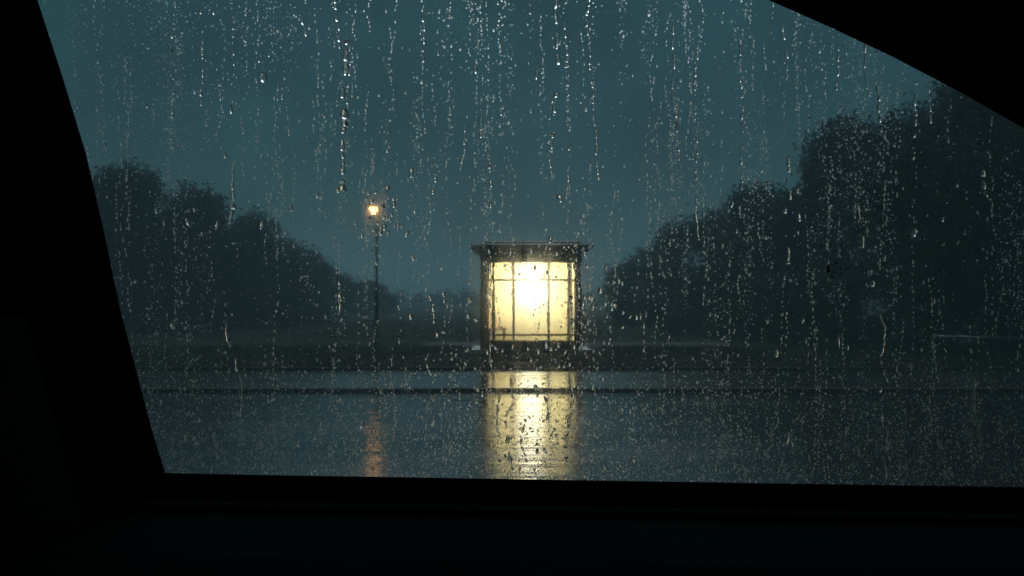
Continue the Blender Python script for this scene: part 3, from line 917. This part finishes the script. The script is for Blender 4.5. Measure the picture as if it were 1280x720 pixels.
# --- streaks of running water
def streak(name, pts, w, label, group=None, seed=0, gap=.35, seglen=(8, 26), wob=.9, cat="water streak"):
    """broken rivulet along photo-pixel points, width w px"""
    r = np.random.default_rng(seed + 1000)
    pts = np.array(pts, float)
    d = np.r_[0, np.cumsum(np.hypot(*np.diff(pts, axis=0).T))]
    k = GY / F
    v = []; q = []; t = []; o = 0
    s = 0.0
    ph = r.uniform(0, 6.28, 3)
    ns = 9
    while s < d[-1] - 3:
        ln = min(r.uniform(*seglen), d[-1] - s)
        m = max(5, int(ln / 1.4))
        u = np.linspace(0, 1, m)
        ss = s + u * ln
        X = np.interp(ss, d, pts[:, 0]) + wob * np.sin(ss / 9 + ph[0]) + .5 * wob * np.sin(ss / 3.7 + ph[1])
        Y = np.interp(ss, d, pts[:, 1])
        env = np.sqrt(np.clip(1 - (2 * u - 1) ** 4, .02, 1)) * (.72 + .4 * u)
        W_ = w * .5 * env * (1 + .34 * np.sin(ss / 2.6 + ph[2]) * np.sin(ss / 7.3)) * r.uniform(.6, 1.15)
        for i in range(m):
            for j in range(ns):
                a = math.pi * j / (ns - 1)
                v.append(((X[i] - 640 - W_[i] * math.cos(a)) * k, DY + W_[i] * k * .8 * math.sin(a), EYE + (HORIZ - Y[i]) * k))
        for i in range(m - 1):
            for j in range(ns - 1):
                q.append((o + i * ns + j, o + i * ns + j + 1, o + (i + 1) * ns + j + 1, o + (i + 1) * ns + j))
        # flat back on own vertices, end caps
        ob = o + m * ns
        for i in range(m):
            v.append(v[o + i * ns]); v.append(v[o + i * ns + ns - 1])
        for i in range(m - 1):
            q.append((ob + i * 2, ob + i * 2 + 2, ob + i * 2 + 3, ob + i * 2 + 1))
        for j in range(1, ns - 1):
            t.append((o, o + j + 1, o + j)); e = o + (m - 1) * ns
            t.append((e, e + j, e + j + 1))
        o = len(v)
        s += ln + (r.exponential(6) if r.random() < gap else .6)
    me = np_mesh(name, np.array(v), np.array(q), np.array(t), smooth=True)
    return tag(mesh_obj(name, me, M["rivulet"]), label, cat, group)

ST = [
 ([(434, 48), (432, 75), (428, 110), (430, 150), (427, 190), (429, 240)], 6.5, "thickest bright rivulet running down the sky left of the street lamp", .5, (6, 22)),
 ([(437, 52), (436, 90), (433, 130)], 3.2, "short broken rivulet hugging the right of the thickest rivulet", .7, (4, 14)),
 ([(418, -10), (421, 25), (424, 60)], 4, "short rivulet at the top edge just left of the thickest rivulet", .5, (5, 14)),
 ([(696, -20), (695, 30), (697, 60), (699, 85), (693, 140), (690, 190)], 4.2, "long rivulet down the sky above the shelter with a blob on it", .45, (8, 26)),
 ([(708, -10), (707, 40), (710, 110), (712, 180), (708, 250)], 2.2, "thin rivulet just right of the long one above the shelter", .7, (4, 14)),
 ([(736, -8), (735, 40), (739, 90), (745, 170), (748, 225)], 2.4, "thin slanting rivulet right of the pair above the shelter", .7, (5, 14)),
 ([(842, 30), (843, 80), (842, 120), (847, 160), (849, 200)], 2.8, "wavy rivulet in the sky midway between shelter and right trees", .35, (10, 30)),
 ([(872, 60), (869, 120), (872, 180), (871, 250), (873, 300)], 2.2, "thin long rivulet in the sky right of the wavy one", .7, (4, 14)),
 ([(925, 55), (927, 110), (930, 150), (928, 200), (926, 280)], 2.4, "thin rivulet in the sky ending at the right trees", .6, (5, 16)),
 ([(1082, 52), (1083, 80), (1087, 120)], 3, "rivulet near the top of the big round topped tree by the sloping window edge", .3, (10, 30)),
 ([(1098, 105), (1101, 140), (1103, 165)], 3.2, "bright rivulet beside the one near the sloping window edge", .3, (10, 24)),
 ([(1147, 100), (1146, 150), (1143, 200)], 2.8, "rivulet over the ragged topped dark tree", .5, (6, 18)),
 ([(1162, 100), (1165, 130), (1164, 160)], 2.2, "short thin rivulet over the ragged topped tree, right of another", .5, (6, 18)),
 ([(1231, 210), (1231, 240), (1241, 250)], 4, "bright short rivulet high over the tall dark right tree", .4, (8, 18)),
 ([(1074, 255), (1078, 280), (1080, 310)], 2.6, "rivulet over the lower right of the big round topped tree", .3, (9, 24)),
 ([(986, 196), (988, 215)], 4.5, "fat short streak on the shoulder of the big round topped tree", .1, (14, 22)),
 ([(988, 236), (989, 250)], 4, "short bright streak just under the fat one on the right trees", .1, (12, 18)),
 ([(987, 308), (985, 330)], 5.5, "bright thick streak over the middle of the dark right trees", .1, (16, 24)),
 ([(1050, 418), (1051, 436)], 3.2, "short streak over the foot of the big round topped tree", .1, (12, 20)),
 ([(1036, 325), (1037, 350)], 2.6, "thin short streak over the trunk of the big round topped tree", .1, (12, 20)),
 ([(1101, 390), (1108, 408), (1103, 450), (1110, 478)], 2.6, "bent rivulet over the grass at the right", .4, (8, 18)),
 ([(1102, 520), (1110, 545), (1107, 575), (1110, 600)], 3.2, "looping rivulet over the road at the right near the window foot", .2, (10, 24)),
 ([(1219, 470), (1220, 510), (1228, 560)], 3.0, "straight rivulet over the road at the far right", .6, (9, 20)),
 ([(986, 540), (985, 560)], 3.2, "short streak over the road below the right trees", .1, (14, 22)),
 ([(281, 402), (284, 425), (292, 445), (295, 465)], 3.6, "curved rivulet over the left trees above the kerb", .15, (16, 40)),
 ([(300, 468), (301, 520), (299, 560)], 2.0, "faint thin rivulet over the road at the left", .5, (8, 20)),
 ([(613, 224), (613, 236)], 3.6, "short white streak in the sky above the shelter roof", .1, (12, 16)),
 ([(613, 253), (613, 262)], 3.0, "shorter white streak just under the one above the shelter roof", .1, (9, 14)),
 ([(613, 325), (613, 360), (614, 400), (613, 450), (613, 468)], 1.7, "vertical bead line running along the shelter's left post", .45, (9, 26)),
 ([(712, 330), (714, 372), (716, 380), (716, 420)], 3.4, "crooked rivulet over the shelter's right post", .5, (6, 16)),
 ([(717, 328), (722, 350), (727, 372)], 3.0, "slanting rivulet beside the shelter's right post", .6, (5, 14)),
 ([(639, 470), (640, 505), (633, 520), (634, 560), (642, 590)], 3.0, "dark outlined rivulet down the left half of the golden reflection", .5, (7, 24)),
 ([(713, 472), (716, 500), (712, 530), (705, 555), (712, 580)], 3.4, "dark outlined rivulet down the right edge of the golden reflection", .4, (7, 24)),
 ([(625, 490), (620, 520), (624, 545), (630, 560)], 2.6, "dark outlined rivulet left of the golden reflection's edge", .5, (7, 24)),
 ([(680, 495), (685, 512), (684, 530)], 2.2, "short dark rivulet in the middle of the golden reflection", .4, (6, 14)),
 ([(655, 530), (652, 552), (658, 580)], 2.4, "short bent rivulet low in the golden reflection", .5, (6, 14)),
 ([(690, 225), (686, 160), (692, 120)], 2.0, "faint short rivulet under the long one above the shelter", .6, (5, 14)),
 ([(601, 140), (602, 172)], 3.2, "short thin streak in the middle of the sky", .1, (20, 34)),
 ([(583, 140), (580, 185), (572, 230)], 2.0, "thin broken slanting rivulet in the middle of the sky", .7, (4, 12)),
 ([(528, 15), (530, 60), (528, 85)], 2.8, "short rivulet high in the sky right of the thickest one", .6, (5, 16)),
 ([(347, 95), (345, 125)], 2.8, "short streak in the sky left of the thickest rivulet", .2, (12, 24)),
 ([(376, 20), (381, 45)], 2.8, "short streak high in the sky between the left pillar and thickest rivulet", .3, (9, 18)),
 ([(291, 200), (290, 240), (287, 280)], 2.6, "rivulet over the crest of the left trees", .4, (12, 26)),
 ([(290, 20), (291, 80), (289, 130)], 2.0, "thin beaded rivulet high on the left", .8, (3, 9)),
 ([(213, 40), (215, 120), (214, 190)], 2.4, "beaded rivulet left of the thin one high on the left", .8, (3, 9)),
 ([(250, 10), (253, 65), (250, 140)], 2.8, "broken beaded rivulet between two others high on the left", .8, (3, 10)),
 ([(1048, 55), (1050, 90), (1046, 112)], 2.6, "short rivulet in the sky above the big round topped tree", .6, (5, 14)),
 ([(980, 30), (984, 70), (986, 88)], 2.4, "short rivulet in the sky near the sloping window top", .6, (5, 14)),
 ([(424, 350), (424, 395)], 3.4, "short broken streak under the thickest rivulet over the left bushes", .6, (6, 14)),
 ([(536, 440), (531, 452), (540, 470)], 1.8, "tiny curved rivulet on the verge between lamp and shelter", .2, (9, 16)),
]
for i, (p, w, lab, g, sl_) in enumerate(ST):
    streak("water_streak", p, w * 1.45, lab, "water streaks running down the window", i, g, (max(4.0, sl_[0] * .8), sl_[1] * .9))

# faint round smear of water over the right hand trees
v, q, t = beads(np.array([1052.0]), np.array([336.0]), np.array([17.0]), np.array([15.0]), .022, 24, RPROF, 5, .12)
tag(mesh_obj("water_smear", np_mesh("water_smear", v, q, t, smooth=True), M["smear"]),
    "faint pale round smear of water on the glass over the right trees", "water smear")
print("objects", len(bpy.data.objects))
